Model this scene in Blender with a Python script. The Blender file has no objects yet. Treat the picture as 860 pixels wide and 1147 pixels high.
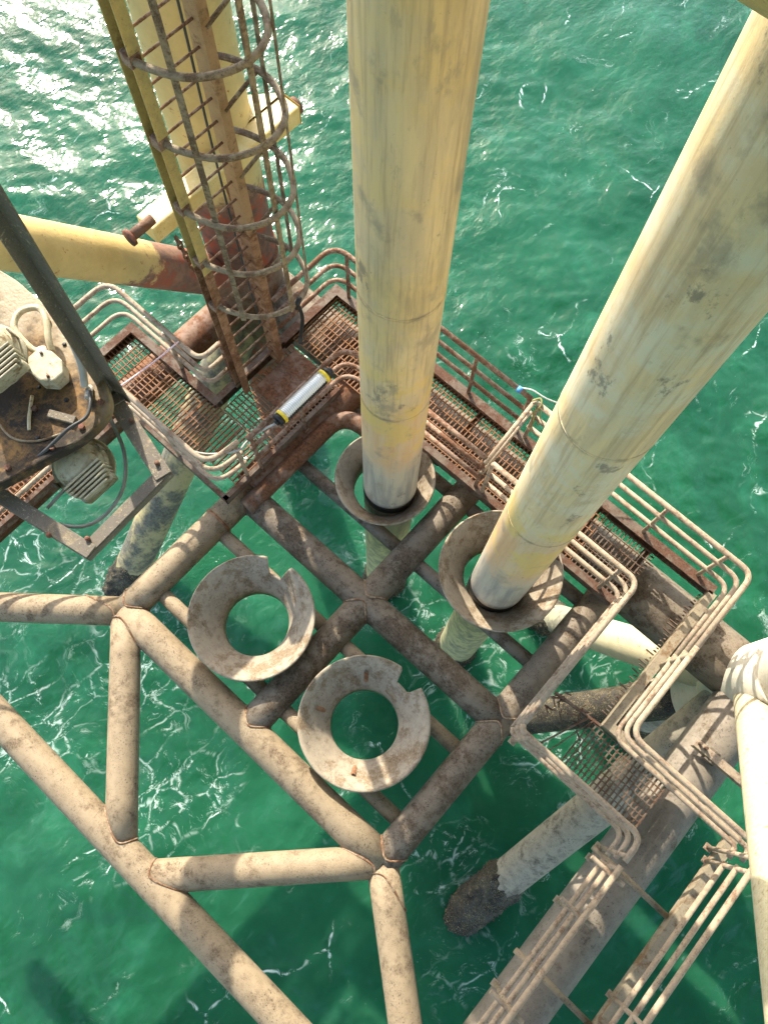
import bpy, bmesh, math, random
import numpy as np
from mathutils import Vector, Matrix, noise as mnoise

random.seed(7)
rng = np.random.default_rng(11)
scene = bpy.context.scene
col = scene.collection
V = Vector

# ------------------------------------------------------------------ camera
cam_d = bpy.data.cameras.new('camera')
cam = bpy.data.objects.new('camera', cam_d)
col.objects.link(cam)
R = Matrix(((0.74309325, -0.63904675, 0.1985741), (0.66907561, 0.70406883, -0.23795988), (0.01225765, 0.30968747, 0.95075939)))
cam.matrix_world = Matrix.Translation((0, 0, 10)) @ R.to_4x4()
cam_d.sensor_fit = 'HORIZONTAL'
cam_d.sensor_width = 36
cam_d.lens = 36 * 888.975 / 860
cam_d.clip_start = 0.05
cam_d.clip_end = 3000
scene.camera = cam

# ------------------------------------------------------------------ light
SUN_AZ, SUN_EL = math.radians(152), math.radians(34)
world = bpy.data.worlds.new('World')
scene.world = world
world.use_nodes = True
wn = world.node_tree
wn.nodes.clear()
wo = wn.nodes.new('ShaderNodeOutputWorld')
bg = wn.nodes.new('ShaderNodeBackground')
sky = wn.nodes.new('ShaderNodeTexSky')
sky.sky_type = 'NISHITA'
sky.sun_disc = False
sky.sun_elevation = SUN_EL
sky.sun_rotation = math.radians(90) - SUN_AZ
sky.air_density = 1.2
sky.dust_density = 2.0
bg.inputs['Strength'].default_value = 0.15
wn.links.new(sky.outputs[0], bg.inputs[0])
wn.links.new(bg.outputs[0], wo.inputs[0])
sun_d = bpy.data.lights.new('sun', 'SUN')
sun_d.energy = 2.9
sun_d.angle = math.radians(0.55)
sun_d.color = (1.0, 0.93, 0.80)
sun = bpy.data.objects.new('sun', sun_d)
col.objects.link(sun)
sdir = V((math.cos(SUN_EL) * math.cos(SUN_AZ), math.cos(SUN_EL) * math.sin(SUN_AZ), math.sin(SUN_EL)))
sun.rotation_euler = sdir.to_track_quat('Z', 'Y').to_euler()
scene.view_settings.view_transform = 'Standard'
scene.view_settings.look = 'None'
scene.view_settings.exposure = 1.95
scene.view_settings.gamma = 1.0

# ------------------------------------------------------------------ materials
class NT:
    def __init__(s, name):
        s.m = bpy.data.materials.new(name)
        s.m.use_nodes = True
        s.t = s.m.node_tree
        s.t.nodes.clear()
        s.out = s.n('ShaderNodeOutputMaterial')
        s.b = s.n('ShaderNodeBsdfPrincipled')
        s.l(s.b.outputs[0], s.out.inputs[0])
        s.tc = s.n('ShaderNodeTexCoord')
    def n(s, k, **kw):
        x = s.t.nodes.new(k)
        for a, v in kw.items(): setattr(x, a, v)
        return x
    def l(s, a, b): s.t.links.new(a, b)
    def put(s, sock, v):
        if isinstance(v, bpy.types.NodeSocket): s.l(v, sock)
        else: sock.default_value = v
    def mapping(s, scale=(1, 1, 1), loc=(0, 0, 0), rot=(0, 0, 0), src=None):
        m = s.n('ShaderNodeMapping')
        s.l(src or s.tc.outputs['Object'], m.inputs[0])
        m.inputs['Scale'].default_value = scale
        m.inputs['Location'].default_value = loc
        m.inputs['Rotation'].default_value = rot
        return m.outputs[0]
    def noise(s, vec, scale, detail=6, rough=0.6, dist=0.0):
        x = s.n('ShaderNodeTexNoise')
        s.l(vec, x.inputs['Vector'])
        x.inputs['Scale'].default_value = scale
        x.inputs['Detail'].default_value = detail
        x.inputs['Roughness'].default_value = rough
        x.inputs['Distortion'].default_value = dist
        return x.outputs['Fac']
    def noisec(s, vec, scale, detail=3):
        x = s.n('ShaderNodeTexNoise')
        s.l(vec, x.inputs['Vector'])
        x.inputs['Scale'].default_value = scale
        x.inputs['Detail'].default_value = detail
        return x.outputs['Color']
    def vor(s, vec, scale, feature='F1'):
        x = s.n('ShaderNodeTexVoronoi', feature=feature)
        s.l(vec, x.inputs['Vector'])
        x.inputs['Scale'].default_value = scale
        return x.outputs['Distance']
    def ramp(s, fac, a, b, lo=0.0, hi=1.0, smooth=True):
        x = s.n('ShaderNodeMapRange')
        x.interpolation_type = 'SMOOTHSTEP' if smooth else 'LINEAR'
        s.put(x.inputs[0], fac)
        x.inputs[1].default_value = a; x.inputs[2].default_value = b
        x.inputs[3].default_value = lo; x.inputs[4].default_value = hi
        return x.outputs[0]
    def mix(s, fac, a, b, mode='MIX'):
        x = s.n('ShaderNodeMix', data_type='RGBA', blend_type=mode)
        s.put(x.inputs[0], fac)
        for i, v in ((6, a), (7, b)):
            if isinstance(v, tuple) and len(v) == 3: v = v + (1.0,)
            s.put(x.inputs[i], v)
        return x.outputs[2]
    def math(s, op, a, b=0.0, c=0.0):
        x = s.n('ShaderNodeMath', operation=op)
        s.put(x.inputs[0], a); s.put(x.inputs[1], b)
        if op == 'MULTIPLY_ADD': s.put(x.inputs[2], c)
        return x.outputs[0]
    def sep(s, vec):
        x = s.n('ShaderNodeSeparateXYZ'); s.l(vec, x.inputs[0]); return x.outputs
    def bump(s, h, strength=0.3, dist=0.02, normal=None):
        x = s.n('ShaderNodeBump')
        s.put(x.inputs['Height'], h)
        x.inputs['Strength'].default_value = strength
        x.inputs['Distance'].default_value = dist
        if normal: s.l(normal, x.inputs['Normal'])
        return x.outputs[0]
    def finish(s, color, rough=0.7, normal=None, metallic=0.0, spec=0.4):
        s.put(s.b.inputs['Base Color'], color if not (isinstance(color, tuple) and len(color) == 3) else color + (1.0,))
        s.put(s.b.inputs['Roughness'], rough)
        s.b.inputs['Metallic'].default_value = metallic
        s.b.inputs['Specular IOR Level'].default_value = spec
        if normal: s.l(normal, s.b.inputs['Normal'])
        return s.m

def rusty(name, paint, paint2, rust, dark, cover=0.5, speck=0.35, scale=1.0, bump=0.5, rough=0.8, stretch=(1, 1, 1)):
    """weathered paint: two paint tones, rust patches where noise passes 'cover', dark pits"""
    t = NT(name)
    v = t.mapping(scale=stretch)
    n1 = t.noise(v, 1.7 * scale, 9, 0.68, 0.4)
    n2 = t.noise(t.mapping(scale=stretch, loc=(13, 7, 3)), 5.5 * scale, 10, 0.72)
    n3 = t.noise(v, 28 * scale, 6, 0.7)
    n4 = t.noise(t.mapping(loc=(3, 31, 9)), 75 * scale, 3, 0.6)
    c = t.mix(t.ramp(n2, 0.35, 0.65), paint, paint2)
    m = t.ramp(t.math('ADD', t.math('MULTIPLY', n1, 0.6), t.math('MULTIPLY', n2, 0.4)), cover - 0.05, cover + 0.06)
    rc = t.mix(t.ramp(n3, 0.38, 0.62), rust, tuple(0.55 * x for x in rust))
    c = t.mix(m, c, rc)
    sm = t.math('MULTIPLY', t.ramp(n4, 0.56, 0.66), t.ramp(n2, 0.40, 0.62))
    c = t.mix(t.math('MULTIPLY', sm, speck), c, dark)
    n5 = t.noise(t.mapping(loc=(8, 1, 4)), 34 * min(scale, 1.4), 4, 0.75)
    pit = t.math('MULTIPLY', t.ramp(n5, 0.57, 0.63), t.ramp(t.noise(t.mapping(loc=(2, 5, 6)), 3.1, 5, 0.6), 0.42, 0.60))
    c = t.mix(t.math('MULTIPLY', pit, min(1.0, speck * 1.25)), c, dark)
    blot = t.ramp(n3, 0.60, 0.70)
    c = t.mix(t.math('MULTIPLY', blot, speck), c, dark)
    h = t.math('ADD', t.math('MULTIPLY', n3, 0.7), t.math('MULTIPLY', n4, 0.35))
    h = t.math('SUBTRACT', h, t.math('MULTIPLY', pit, 0.5))
    h = t.math('SUBTRACT', h, t.math('MULTIPLY', m, 0.25))
    return t.finish(c, t.ramp(m, 0, 1, rough - 0.15, rough + 0.1), t.bump(h, bump, 0.012), spec=0.3)

M = {}
M['frame'] = rusty('weathered_frame', (0.275, 0.21, 0.13), (0.24, 0.178, 0.108), (0.205, 0.148, 0.09), (0.045, 0.032, 0.024), 0.55, 0.8, 1.5)
M['frame_dark'] = rusty('speckled_frame', (0.19, 0.152, 0.108), (0.15, 0.116, 0.08), (0.13, 0.092, 0.058), (0.018, 0.014, 0.012), 0.52, 0.95, 1.3, 0.7)
M['frame_rust'] = rusty('rust_brown_frame', (0.19, 0.115, 0.075), (0.14, 0.08, 0.05), (0.17, 0.07, 0.03), (0.03, 0.015, 0.01), 0.5, 0.6)
M['grey_pipe'] = rusty('grey_brace', (0.22, 0.185, 0.14), (0.17, 0.14, 0.108), (0.16, 0.12, 0.08), (0.04, 0.035, 0.03), 0.58, 0.6)
M['rail'] = rusty('rail_pipe', (0.35, 0.27, 0.185), (0.28, 0.21, 0.145), (0.24, 0.155, 0.10), (0.05, 0.03, 0.022), 0.55, 0.45, 3.0, 0.5)
M['rail_rust'] = rusty('rusty_rail_pipe', (0.28, 0.19, 0.13), (0.22, 0.14, 0.10), (0.18, 0.085, 0.045), (0.03, 0.018, 0.012), 0.49, 0.6, 3.0, 0.5)
M['kick'] = rusty('kick_channel', (0.125, 0.09, 0.062), (0.095, 0.066, 0.046), (0.11, 0.052, 0.03), (0.025, 0.015, 0.01), 0.5, 0.5, 2.0, 0.5)
M['kick_tan'] = rusty('tan_channel', (0.25, 0.20, 0.13), (0.22, 0.18, 0.12), (0.20, 0.12, 0.06), (0.03, 0.02, 0.015), 0.53, 0.5, 2.0, 0.5)
M['grate'] = rusty('orange_grating', (0.23, 0.115, 0.06), (0.17, 0.08, 0.042), (0.28, 0.13, 0.055), (0.05, 0.02, 0.01), 0.5, 0.3, 3.0, 0.4)
M['grate_dark'] = rusty('brown_grating', (0.10, 0.075, 0.055), (0.14, 0.10, 0.07), (0.13, 0.07, 0.04), (0.02, 0.015, 0.01), 0.5, 0.3, 3.0, 0.4)
M['yellow'] = rusty('yellow_paint', (0.62, 0.44, 0.15), (0.70, 0.54, 0.24), (0.30, 0.13, 0.04), (0.10, 0.05, 0.02), 0.63, 0.3, 1.2, 0.25, 0.55)
M['rust_red'] = rusty('red_rust', (0.22, 0.075, 0.045), (0.15, 0.06, 0.04), (0.13, 0.07, 0.045), (0.03, 0.02, 0.015), 0.48, 0.6, 1.2, 0.5)
M['ladder_rust'] = rusty('ladder_rust', (0.30, 0.165, 0.09), (0.24, 0.12, 0.06), (0.20, 0.09, 0.04), (0.05, 0.025, 0.015), 0.5, 0.5, 2.0, 0.4)
M['ladder_yellow'] = rusty('ladder_yellow', (0.46, 0.34, 0.12), (0.38, 0.28, 0.11), (0.28, 0.14, 0.06), (0.08, 0.04, 0.02), 0.60, 0.35, 2.0, 0.3, 0.6)
M['ladder_mixed'] = rusty('ladder_worn_yellow', (0.34, 0.21, 0.105), (0.30, 0.175, 0.09), (0.20, 0.10, 0.05), (0.08, 0.04, 0.02), 0.58, 0.4, 2.0, 0.3, 0.6)
M['cage'] = rusty('cage_bar', (0.25, 0.195, 0.12), (0.18, 0.14, 0.09), (0.15, 0.10, 0.06), (0.04, 0.03, 0.02), 0.50, 0.6, 3.0, 0.4)
M['growth'] = rusty('mussel_growth', (0.025, 0.022, 0.018), (0.05, 0.042, 0.03), (0.012, 0.010, 0.009), (0.42, 0.33, 0.16), 0.5, 1.0, 1.4, 1.0, 0.6)
M['cream'] = rusty('cream_dirty_paint', (0.56, 0.48, 0.32), (0.46, 0.38, 0.23), (0.30, 0.16, 0.06), (0.07, 0.05, 0.03), 0.60, 0.45, 4.0, 0.3, 0.6)
M['lamp'] = rusty('lamp_housing', (0.42, 0.38, 0.27), (0.34, 0.30, 0.20), (0.24, 0.16, 0.08), (0.07, 0.055, 0.035), 0.56, 0.35, 5.0, 0.3, 0.6)
M['bracket'] = rusty('hanger_steel', (0.155, 0.13, 0.10), (0.11, 0.092, 0.07), (0.33, 0.26, 0.165), (0.42, 0.35, 0.24), 0.57, 0.7, 4.0, 0.6)
M['funnel'] = rusty('funnel_plate', (0.32, 0.265, 0.19), (0.25, 0.205, 0.15), (0.25, 0.18, 0.11), (0.06, 0.04, 0.03), 0.53, 0.45, 1.6, 0.4)

M['growth_brown'] = rusty('brown_crust', (0.085, 0.05, 0.03), (0.06, 0.038, 0.024), (0.11, 0.06, 0.03), (0.015, 0.01, 0.008), 0.5, 0.8, 2.0, 1.0)
def plain(name, c, rough=0.6, var=0.3, scale=20, bump=0.15, metallic=0.0):
    t = NT(name)
    n = t.noise(t.tc.outputs['Object'], scale, 6, 0.6)
    cc = t.mix(t.ramp(n, 0.3, 0.7), c, tuple(x * (1 - var) for x in c))
    return t.finish(cc, rough, t.bump(n, bump, 0.004), metallic)
M['black'] = plain('black_rubber', (0.012, 0.012, 0.012), 0.55)
M['lampyellow'] = plain('yellow_plastic', (0.75, 0.55, 0.02), 0.45)
M['rope_pink'] = plain('pink_rope', (0.75, 0.55, 0.58), 0.8, 0.2, 60)
M['rope_white'] = plain('white_rope', (0.62, 0.60, 0.55), 0.8, 0.3, 60)
M['rope_green'] = plain('olive_rope', (0.28, 0.27, 0.10), 0.8, 0.3, 60)
M['blue'] = plain('blue_tape', (0.08, 0.28, 0.60), 0.6)
M['cable_grey'] = plain('grey_cable', (0.35, 0.35, 0.32), 0.55, 0.35, 8)
M['cable_dark'] = plain('dark_cable', (0.05, 0.05, 0.048), 0.5, 0.3, 8)
M['conduit'] = plain('galvanised_conduit', (0.45, 0.42, 0.36), 0.45, 0.35, 6)
t = NT('clear_tube')
w = t.n('ShaderNodeTexWave'); w.bands_direction = 'Y'
t.l(t.tc.outputs['Object'], w.inputs[0]); w.inputs['Scale'].default_value = 12
cc = t.mix(w.outputs['Fac'], (0.50, 0.52, 0.50), (0.72, 0.73, 0.70))
M['glasstube'] = t.finish(cc, 0.18, t.bump(w.outputs['Fac'], 0.3, 0.01), spec=0.7)
t = NT('lamp_glass')
M['lampglass'] = t.finish((0.30, 0.29, 0.24), 0.12, spec=0.8)

def conductor_mat(name, seed, warm, seams):
    """long vertical streaks over cream yellow coating, dark seams, red primer and grey scuffing low down"""
    t = NT(name)
    o = t.tc.outputs['Object']
    z = t.math('ADD', t.sep(o)[2], -5.3)
    st = t.mapping(scale=(1, 1, 0.10), loc=(seed, 0, 0))
    s1 = t.noise(st, 6.5, 8, 0.62, 0.3)
    s2 = t.noise(t.mapping(scale=(1, 1, 0.05), loc=(0, seed, 0)), 24, 5, 0.6)
    b1 = t.noise(t.mapping(loc=(seed, seed, 2)), 1.6, 8, 0.65)
    b2 = t.noise(t.mapping(loc=(0, seed, 5)), 7, 8, 0.7)
    f = t.noise(o, 60, 4, 0.6)
    c = t.mix(t.ramp(s1, 0.34, 0.62), (0.68, 0.51, 0.27), (0.54, 0.41, 0.24))
    c = t.mix(t.ramp(b1, 0.42, 0.60), c, warm)
    c = t.mix(t.math('MULTIPLY', t.ramp(s2, 0.46, 0.70), 0.6), c, (0.36, 0.25, 0.14))
    c = t.mix(t.math('MULTIPLY', t.ramp(t.noise(t.mapping(scale=(1, 1, 0.3), loc=(seed, 4, 8)), 1.3, 7, 0.65), 0.52, 0.66), 0.45), c, (0.27, 0.21, 0.13))
    zj = t.math('ADD', z, t.math('MULTIPLY_ADD', b2, 1.2, -0.6))
    # scuffed zones by height
    pk = t.math('MULTIPLY', t.ramp(zj, 1.2, 1.7), t.ramp(zj, 2.7, 3.6, 1, 0))
    c = t.mix(t.math('MULTIPLY', pk, 0.75), c, t.mix(t.ramp(s1, 0.4, 0.6), (0.52, 0.30, 0.15), (0.56, 0.40, 0.24)))
    ye = t.math('MULTIPLY', t.math('MULTIPLY', t.ramp(zj, 1.7, 2.2), t.ramp(zj, 3.2, 4.0, 1, 0)), t.ramp(b1, 0.50, 0.56))
    c = t.mix(t.math('MULTIPLY', ye, 0.7), c, (0.60, 0.42, 0.12))
    gr = t.ramp(zj, 1.2, 2.1, 1, 0)
    c = t.mix(t.math('MULTIPLY', gr, 0.9), c, t.mix(t.ramp(s1, 0.4, 0.62), (0.40, 0.355, 0.27), (0.22, 0.215, 0.19)))
    lo = t.ramp(zj, -1.6, -0.6, 1, 0)
    c = t.mix(lo, c, t.mix(t.ramp(b2, 0.42, 0.58), (0.42, 0.39, 0.20), (0.22, 0.22, 0.14)))
    # dark scars
    sc = t.ramp(t.noise(t.mapping(scale=(1, 1, 0.55), loc=(7, seed, 1)), 2.6, 9, 0.72), 0.60, 0.66)
    c = t.mix(t.math('MULTIPLY', sc, 0.7), c, (0.14, 0.12, 0.10))
    sm_ = t.ramp(t.noise(t.mapping(scale=(1, 1, 0.7), loc=(seed, 9, 4)), 3.4, 6, 0.62), 0.56, 0.70)
    c = t.mix(t.math('MULTIPLY', sm_, 0.65), c, (0.27, 0.22, 0.15))
    sd_ = t.ramp(t.noise(t.mapping(scale=(1.6, 1.6, 0.5), loc=(2, seed, 11)), 9, 6, 0.7), 0.58, 0.68)
    c = t.mix(t.math('MULTIPLY', sd_, 0.4), c, (0.33, 0.26, 0.17))
    sp = t.ramp(f, 0.66, 0.74)
    c = t.mix(t.math('MULTIPLY', sp, 0.35), c, (0.14, 0.11, 0.07))
    for z0 in seams:
        band = t.ramp(t.math('ABSOLUTE', t.math('ADD', z, -z0 - 0.015)), 0.012, 0.05, 1, 0)
        c = t.mix(t.math('MULTIPLY', band, t.ramp(b2, 0.42, 0.60, 0.0, 0.55)), c, (0.20, 0.16, 0.11))
    h = t.math('ADD', t.math('MULTIPLY', b2, 0.5), t.math('MULTIPLY', f, 0.3))
    return t.finish(c, 0.62, t.bump(h, 0.35, 0.01), spec=0.35)
M['cond1'] = conductor_mat('conductor_coating_a', 3.1, (0.66, 0.47, 0.21), (4.72, 2.9))
M['cond2'] = conductor_mat('conductor_coating_b', 9.7, (0.60, 0.53, 0.37), (5.2, 3.1))

def two_zone(name, axis, a, b, upper, lower_args):
    """yellow paint giving way to rust along one axis (worn boundary; on the plate, painted shade too)"""
    t = NT(name)
    o = t.tc.outputs['Object']
    z = t.sep(o)[axis]
    n1 = t.noise(o, 2.2, 9, 0.68)
    n2 = t.noise(o, 9, 8, 0.7)
    n3 = t.noise(o, 40, 5, 0.6)
    zj = t.math('ADD', z, t.math('MULTIPLY_ADD', n1, 1.6, -0.8))
    m = t.ramp(zj, a, b, 1, 0)
    pc = t.mix(t.ramp(n1, 0.35, 0.65), upper, tuple(0.82 * x for x in upper))
    pc = t.mix(t.ramp(n2, 0.60, 0.68), pc, (0.30, 0.13, 0.04))
    r = t.mix(t.ramp(n2, 0.38, 0.62), lower_args[0], lower_args[1])
    r = t.mix(t.ramp(n1, 0.50, 0.58), r, lower_args[2])
    c = t.mix(m, pc, r)
    return t.finish(c, t.ramp(m, 0, 1, 0.5, 0.85), t.bump(t.math('ADD', n2, n3), 0.4, 0.01), spec=0.35)
M['plate'] = two_zone('mounting_plate', 1, 0.05, 0.45, (0.29, 0.225, 0.13), ((0.05, 0.035, 0.022), (0.22, 0.12, 0.04), (0.03, 0.022, 0.016)))  # low-y side mixes dark rust with shade put into the colour
M['leg_left'] = two_zone('leg_paint_and_rust', 2, 2.0, 2.3, (0.56, 0.42, 0.18), ((0.10, 0.06, 0.045), (0.17, 0.09, 0.06), (0.24, 0.06, 0.03)))
M['brace_left'] = two_zone('brace_paint_and_rust', 2, 1.95, 2.1, (0.58, 0.42, 0.17), ((0.15, 0.09, 0.065), (0.24, 0.13, 0.08), (0.26, 0.08, 0.045)))
M['leg_right'] = two_zone('pale_leg_paint', 2, -3.0, -2.0, (0.62, 0.56, 0.44), ((0.30, 0.26, 0.2), (0.2, 0.17, 0.13), (0.16, 0.13, 0.1)))
M['yellow_low'] = two_zone('low_brace_yellow', 2, -3.6, -3.3, (0.48, 0.42, 0.27), ((0.2, 0.19, 0.14), (0.28, 0.26, 0.17), (0.14, 0.13, 0.1)))
M['diag_right'] = rusty('pale_diagonal', (0.29, 0.25, 0.185), (0.23, 0.20, 0.15), (0.18, 0.155, 0.115), (0.05, 0.04, 0.03), 0.54, 0.9, 1.3, 0.4)
M['diag_left'] = rusty('yellow_grey_diagonal', (0.31, 0.265, 0.14), (0.36, 0.29, 0.13), (0.14, 0.135, 0.105), (0.07, 0.06, 0.045), 0.49, 0.35, 0.7, 0.4)

# ------------------------------------------------------------------ helpers
origin = {}
def tag(o, label=None, cat=None, group=None, kind=None):
    if label: o['label'] = label
    if cat: o['category'] = cat
    if group: o['group'] = group
    if kind: o['kind'] = kind
    return o
def thing(name, loc, label, cat, group=None):
    o = bpy.data.objects.new(name, None)
    o.empty_display_size = 0.2
    o.location = loc
    col.objects.link(o)
    origin[o.name] = V(loc)
    return tag(o, label, cat, group)
def mesh_obj(name, verts, faces, mat, parent=None, smooth=True, loc=None, kind=None, label=None):
    """verts in world metres; stored relative to the thing's base"""
    org = origin[parent.name] if parent else V(loc or (0, 0, 0))
    me = bpy.data.meshes.new(name)
    me.from_pydata([tuple(V(v) - org) for v in verts], [], faces)
    if smooth:
        for p in me.polygons: p.use_smooth = True
    me.materials.append(mat)
    o = bpy.data.objects.new(name, me)
    col.objects.link(o)
    if parent: o.parent = parent
    else: o.location = org
    origin[o.name] = org
    tag(o, label, None, None, kind)
    return o

def frame_of(d):
    d = d.normalized()
    a = V((0, 0, 1)) if abs(d.z) < 0.9 else V((1, 0, 0))
    u = d.cross(a).normalized()
    return u, d.cross(u).normalized()

def sweep(pts, r, seg=12, cap=True, wob=0.0):
    """tube along a polyline; r number or list"""
    pts = [V(p) for p in pts]
    n = len(pts)
    rs = r if isinstance(r, (list, tuple)) else [r] * n
    verts, faces = [], []
    u = None
    for i, p in enumerate(pts):
        if i == 0: d = pts[1] - pts[0]
        elif i == n - 1: d = pts[-1] - pts[-2]
        else: d = (pts[i] - pts[i - 1]).normalized() + (pts[i + 1] - pts[i]).normalized()
        d = d.normalized()
        if u is None: u, v = frame_of(d)
        else:
            u = (u - d * u.dot(d)).normalized(); v = d.cross(u)
        for k in range(seg):
            a = 2 * math.pi * k / seg
            q = p + (u * math.cos(a) + v * math.sin(a)) * rs[i]
            if wob: q += V(mnoise.noise_vector(q * 4)) * wob
            verts.append(q)
    for i in range(n - 1):
        for k in range(seg):
            a, b = i * seg + k, i * seg + (k + 1) % seg
            faces.append((a, b, b + seg, a + seg))
    if cap:
        faces.append(tuple(range(seg - 1, -1, -1)))
        faces.append(tuple((n - 1) * seg + k for k in range(seg)))
    return verts, faces

def smooth_caps(o, seg):
    for p in o.data.polygons:
        if len(p.vertices) > 4: p.use_smooth = False
    return o

def divide(p0, p1, step):
    p0, p1 = V(p0), V(p1)
    n = max(1, int((p1 - p0).length / step))
    return [p0.lerp(p1, i / n) for i in range(n + 1)]

def tube(name, p0, p1, r, mat, parent, seg=32, dents=0.0, step=0.5, label=None):
    v, f = sweep(divide(p0, p1, step), r, seg, True, dents)
    return smooth_caps(mesh_obj(name, v, f, mat, parent, label=label), seg)

def rounded(pts, rad, n=6, closed=False):
    """polyline with its corners rounded"""
    pts = [V(p) for p in pts]
    out = [pts[0]]
    for i in range(1, len(pts) - 1):
        a, b, c = pts[i - 1], pts[i], pts[i + 1]
        rr = rad[i] if isinstance(rad, (list, tuple)) else rad
        l = min(rr, (a - b).length * .49, (c - b).length * .49)
        s, e = b + (a - b).normalized() * l, b + (c - b).normalized() * l
        for k in range(n + 1):
            q = k / n
            out.append(s * (1 - q) ** 2 + b * 2 * q * (1 - q) + e * q * q)
    out.append(pts[-1])
    return out

def sag(p0, p1, d, n=12, side=(0, 0, -1)):
    p0, p1, side = V(p0), V(p1), V(side)
    return [p0.lerp(p1, i / n) + side * d * 4 * (i / n) * (1 - i / n) for i in range(n + 1)]

def catmull(pts, n=8):
    pts = [V(p) for p in pts]
    P = [2 * pts[0] - pts[1]] + pts + [2 * pts[-1] - pts[-2]]
    out = []
    for i in range(1, len(P) - 2):
        for k in range(n):
            t = k / n
            a, b, c, d = P[i - 1], P[i], P[i + 1], P[i + 2]
            out.append(0.5 * ((2 * b) + (c - a) * t + (2 * a - 5 * b + 4 * c - d) * t * t + (3 * b - a - 3 * c + d) * t ** 3))
    out.append(pts[-1])
    return out

class MB:
    def __init__(s): s.v, s.f = [], []
    def add(s, v, f):
        n = len(s.v); s.v += list(v); s.f += [tuple(i + n for i in q) for q in f]
        return s
    def box(s, lo, hi):
        x0, y0, z0 = lo; x1, y1, z1 = hi
        return s.add([V(p) for p in ((x0, y0, z0), (x1, y0, z0), (x1, y1, z0), (x0, y1, z0), (x0, y0, z1), (x1, y0, z1), (x1, y1, z1), (x0, y1, z1))],
                     [(0, 3, 2, 1), (4, 5, 6, 7), (0, 1, 5, 4), (1, 2, 6, 5), (2, 3, 7, 6), (3, 0, 4, 7)])
    def obox(s, c, ax, ay, az):
        c, ax, ay, az = V(c), V(ax), V(ay), V(az)
        vs = [c + ax * i + ay * j + az * k for k in (-1, 1) for i, j in ((-1, -1), (1, -1), (1, 1), (-1, 1))]
        return s.add(vs, [(0, 3, 2, 1), (4, 5, 6, 7), (0, 1, 5, 4), (1, 2, 6, 5), (2, 3, 7, 6), (3, 0, 4, 7)])
    def bar(s, a, b, w, h, up=(0, 0, 1)):
        a, b, up = V(a), V(b), V(up)
        d = (b - a); l = d.length / 2; d.normalize()
        side = d.cross(up).normalized(); up = side.cross(d).normalized()
        return s.obox((a + b) / 2, d * l, side * w / 2, up * h / 2)
    def tube(s, pts, r, seg=8):
        return s.add(*sweep(pts, r, seg))
    def build(s, name, mat, parent=None, smooth=False, kind=None, loc=None, label=None):
        return mesh_obj(name, s.v, s.f, mat, parent, smooth, loc, kind, label)

def bevelled(o, w=0.006, seg=2):
    m = o.modifiers.new('bevel', 'BEVEL'); m.width = w; m.segments = seg; m.limit_method = 'ANGLE'
    return o

def growth_band(p0, p1, r, parent, name='marine_growth'):
    """lumpy mussel crust round a pipe"""
    p0, p1 = V(p0), V(p1)
    pts = divide(p0, p1, 0.035)
    n = len(pts)
    seg = 72
    u, v = frame_of(p1 - p0)
    verts, faces = [], []
    for i, p in enumerate(pts):
        e = min(1, (i + 0.4) / 6)
        for k in range(seg):
            a = 2 * math.pi * k / seg
            d = u * math.cos(a) + v * math.sin(a)
            q = p + d * r
            f = mnoise.noise(q * 5) * 0.03 + abs(mnoise.noise(q * 17)) * 0.07 + abs(mnoise.noise(q * 41)) * 0.06
            edge = mnoise.noise(V((math.cos(a) * 1.6, math.sin(a) * 1.6, r * 9 + p0.x))) * 0.16 + mnoise.noise(V((math.cos(a) * 7, math.sin(a) * 7, r * 9 + p0.x))) * 0.09
            verts.append(p + (p1 - p0).normalized() * edge * (1 - i / n) + d * (r + (0.012 + f) * e - (0.006 if i == 0 else 0)))
    for i in range(n - 1):
        for k in range(seg):
            a, b = i * seg + k, i * seg + (k + 1) % seg
            faces.append((a, b, b + seg, a + seg))
    return mesh_obj(name, verts, faces, M['growth'], parent, kind=None)

WZ = -5.3     # sea level

# ------------------------------------------------------------------ sea
def axis(lo, hi, fine, far):
    a = list(np.arange(lo, hi, fine))
    s, x, left = fine, hi, []
    while x < far: s *= 1.12; left.append(x); x += s
    right = left + [far]
    s, x, neg = fine, lo, []
    while x > -far:
        s *= 1.12; x -= s; neg.append(x)
    return np.array(neg[::-1] + a + right)
xs, ys = axis(-17, 9, 0.055, 900), axis(-7, 15, 0.055, 900)
X, Y = np.meshgrid(xs, ys, indexing='ij')
H = np.zeros_like(X)
fade = np.clip(1 - (np.hypot(X + 4, Y - 4) - 20) / 40, 0, 1)
main = math.radians(118)
for i in range(70):
    lam = 0.35 * (6.0 / 0.35) ** rng.random()
    th = main + rng.normal(0, 0.75)
    k = 2 * math.pi / lam
    ph = rng.random() * 6.28
    A = 0.0025 * lam ** 0.95
    wx = 0.25 * np.sin(0.6 * X + 0.9 * Y + i)
    s = np.sin(k * (X * math.cos(th) + Y * math.sin(th) + wx) + ph)
    H += A * (1 - 2 * np.abs(s) * 0.8 if i % 2 else s) * fade
H -= H[fade > 0.9].mean()
nx, ny = len(xs), len(ys)
verts = np.stack([X, Y, WZ + H], -1).reshape(-1, 3)
idx = np.arange(nx * ny).reshape(nx, ny)
quads = np.stack([idx[:-1, :-1], idx[1:, :-1], idx[1:, 1:], idx[:-1, 1:]], -1).reshape(-1, 4)
me = bpy.data.meshes.new('sea_water')
me.vertices.add(len(verts)); me.vertices.foreach_set('co', verts.ravel())
me.loops.add(quads.size); me.loops.foreach_set('vertex_index', quads.ravel())
me.polygons.add(len(quads)); me.polygons.foreach_set('loop_start', np.arange(0, quads.size, 4)); me.polygons.foreach_set('loop_total', np.full(len(quads), 4))
me.polygons.foreach_set('use_smooth', np.ones(len(quads), bool))
me.update(calc_edges=True)
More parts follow.
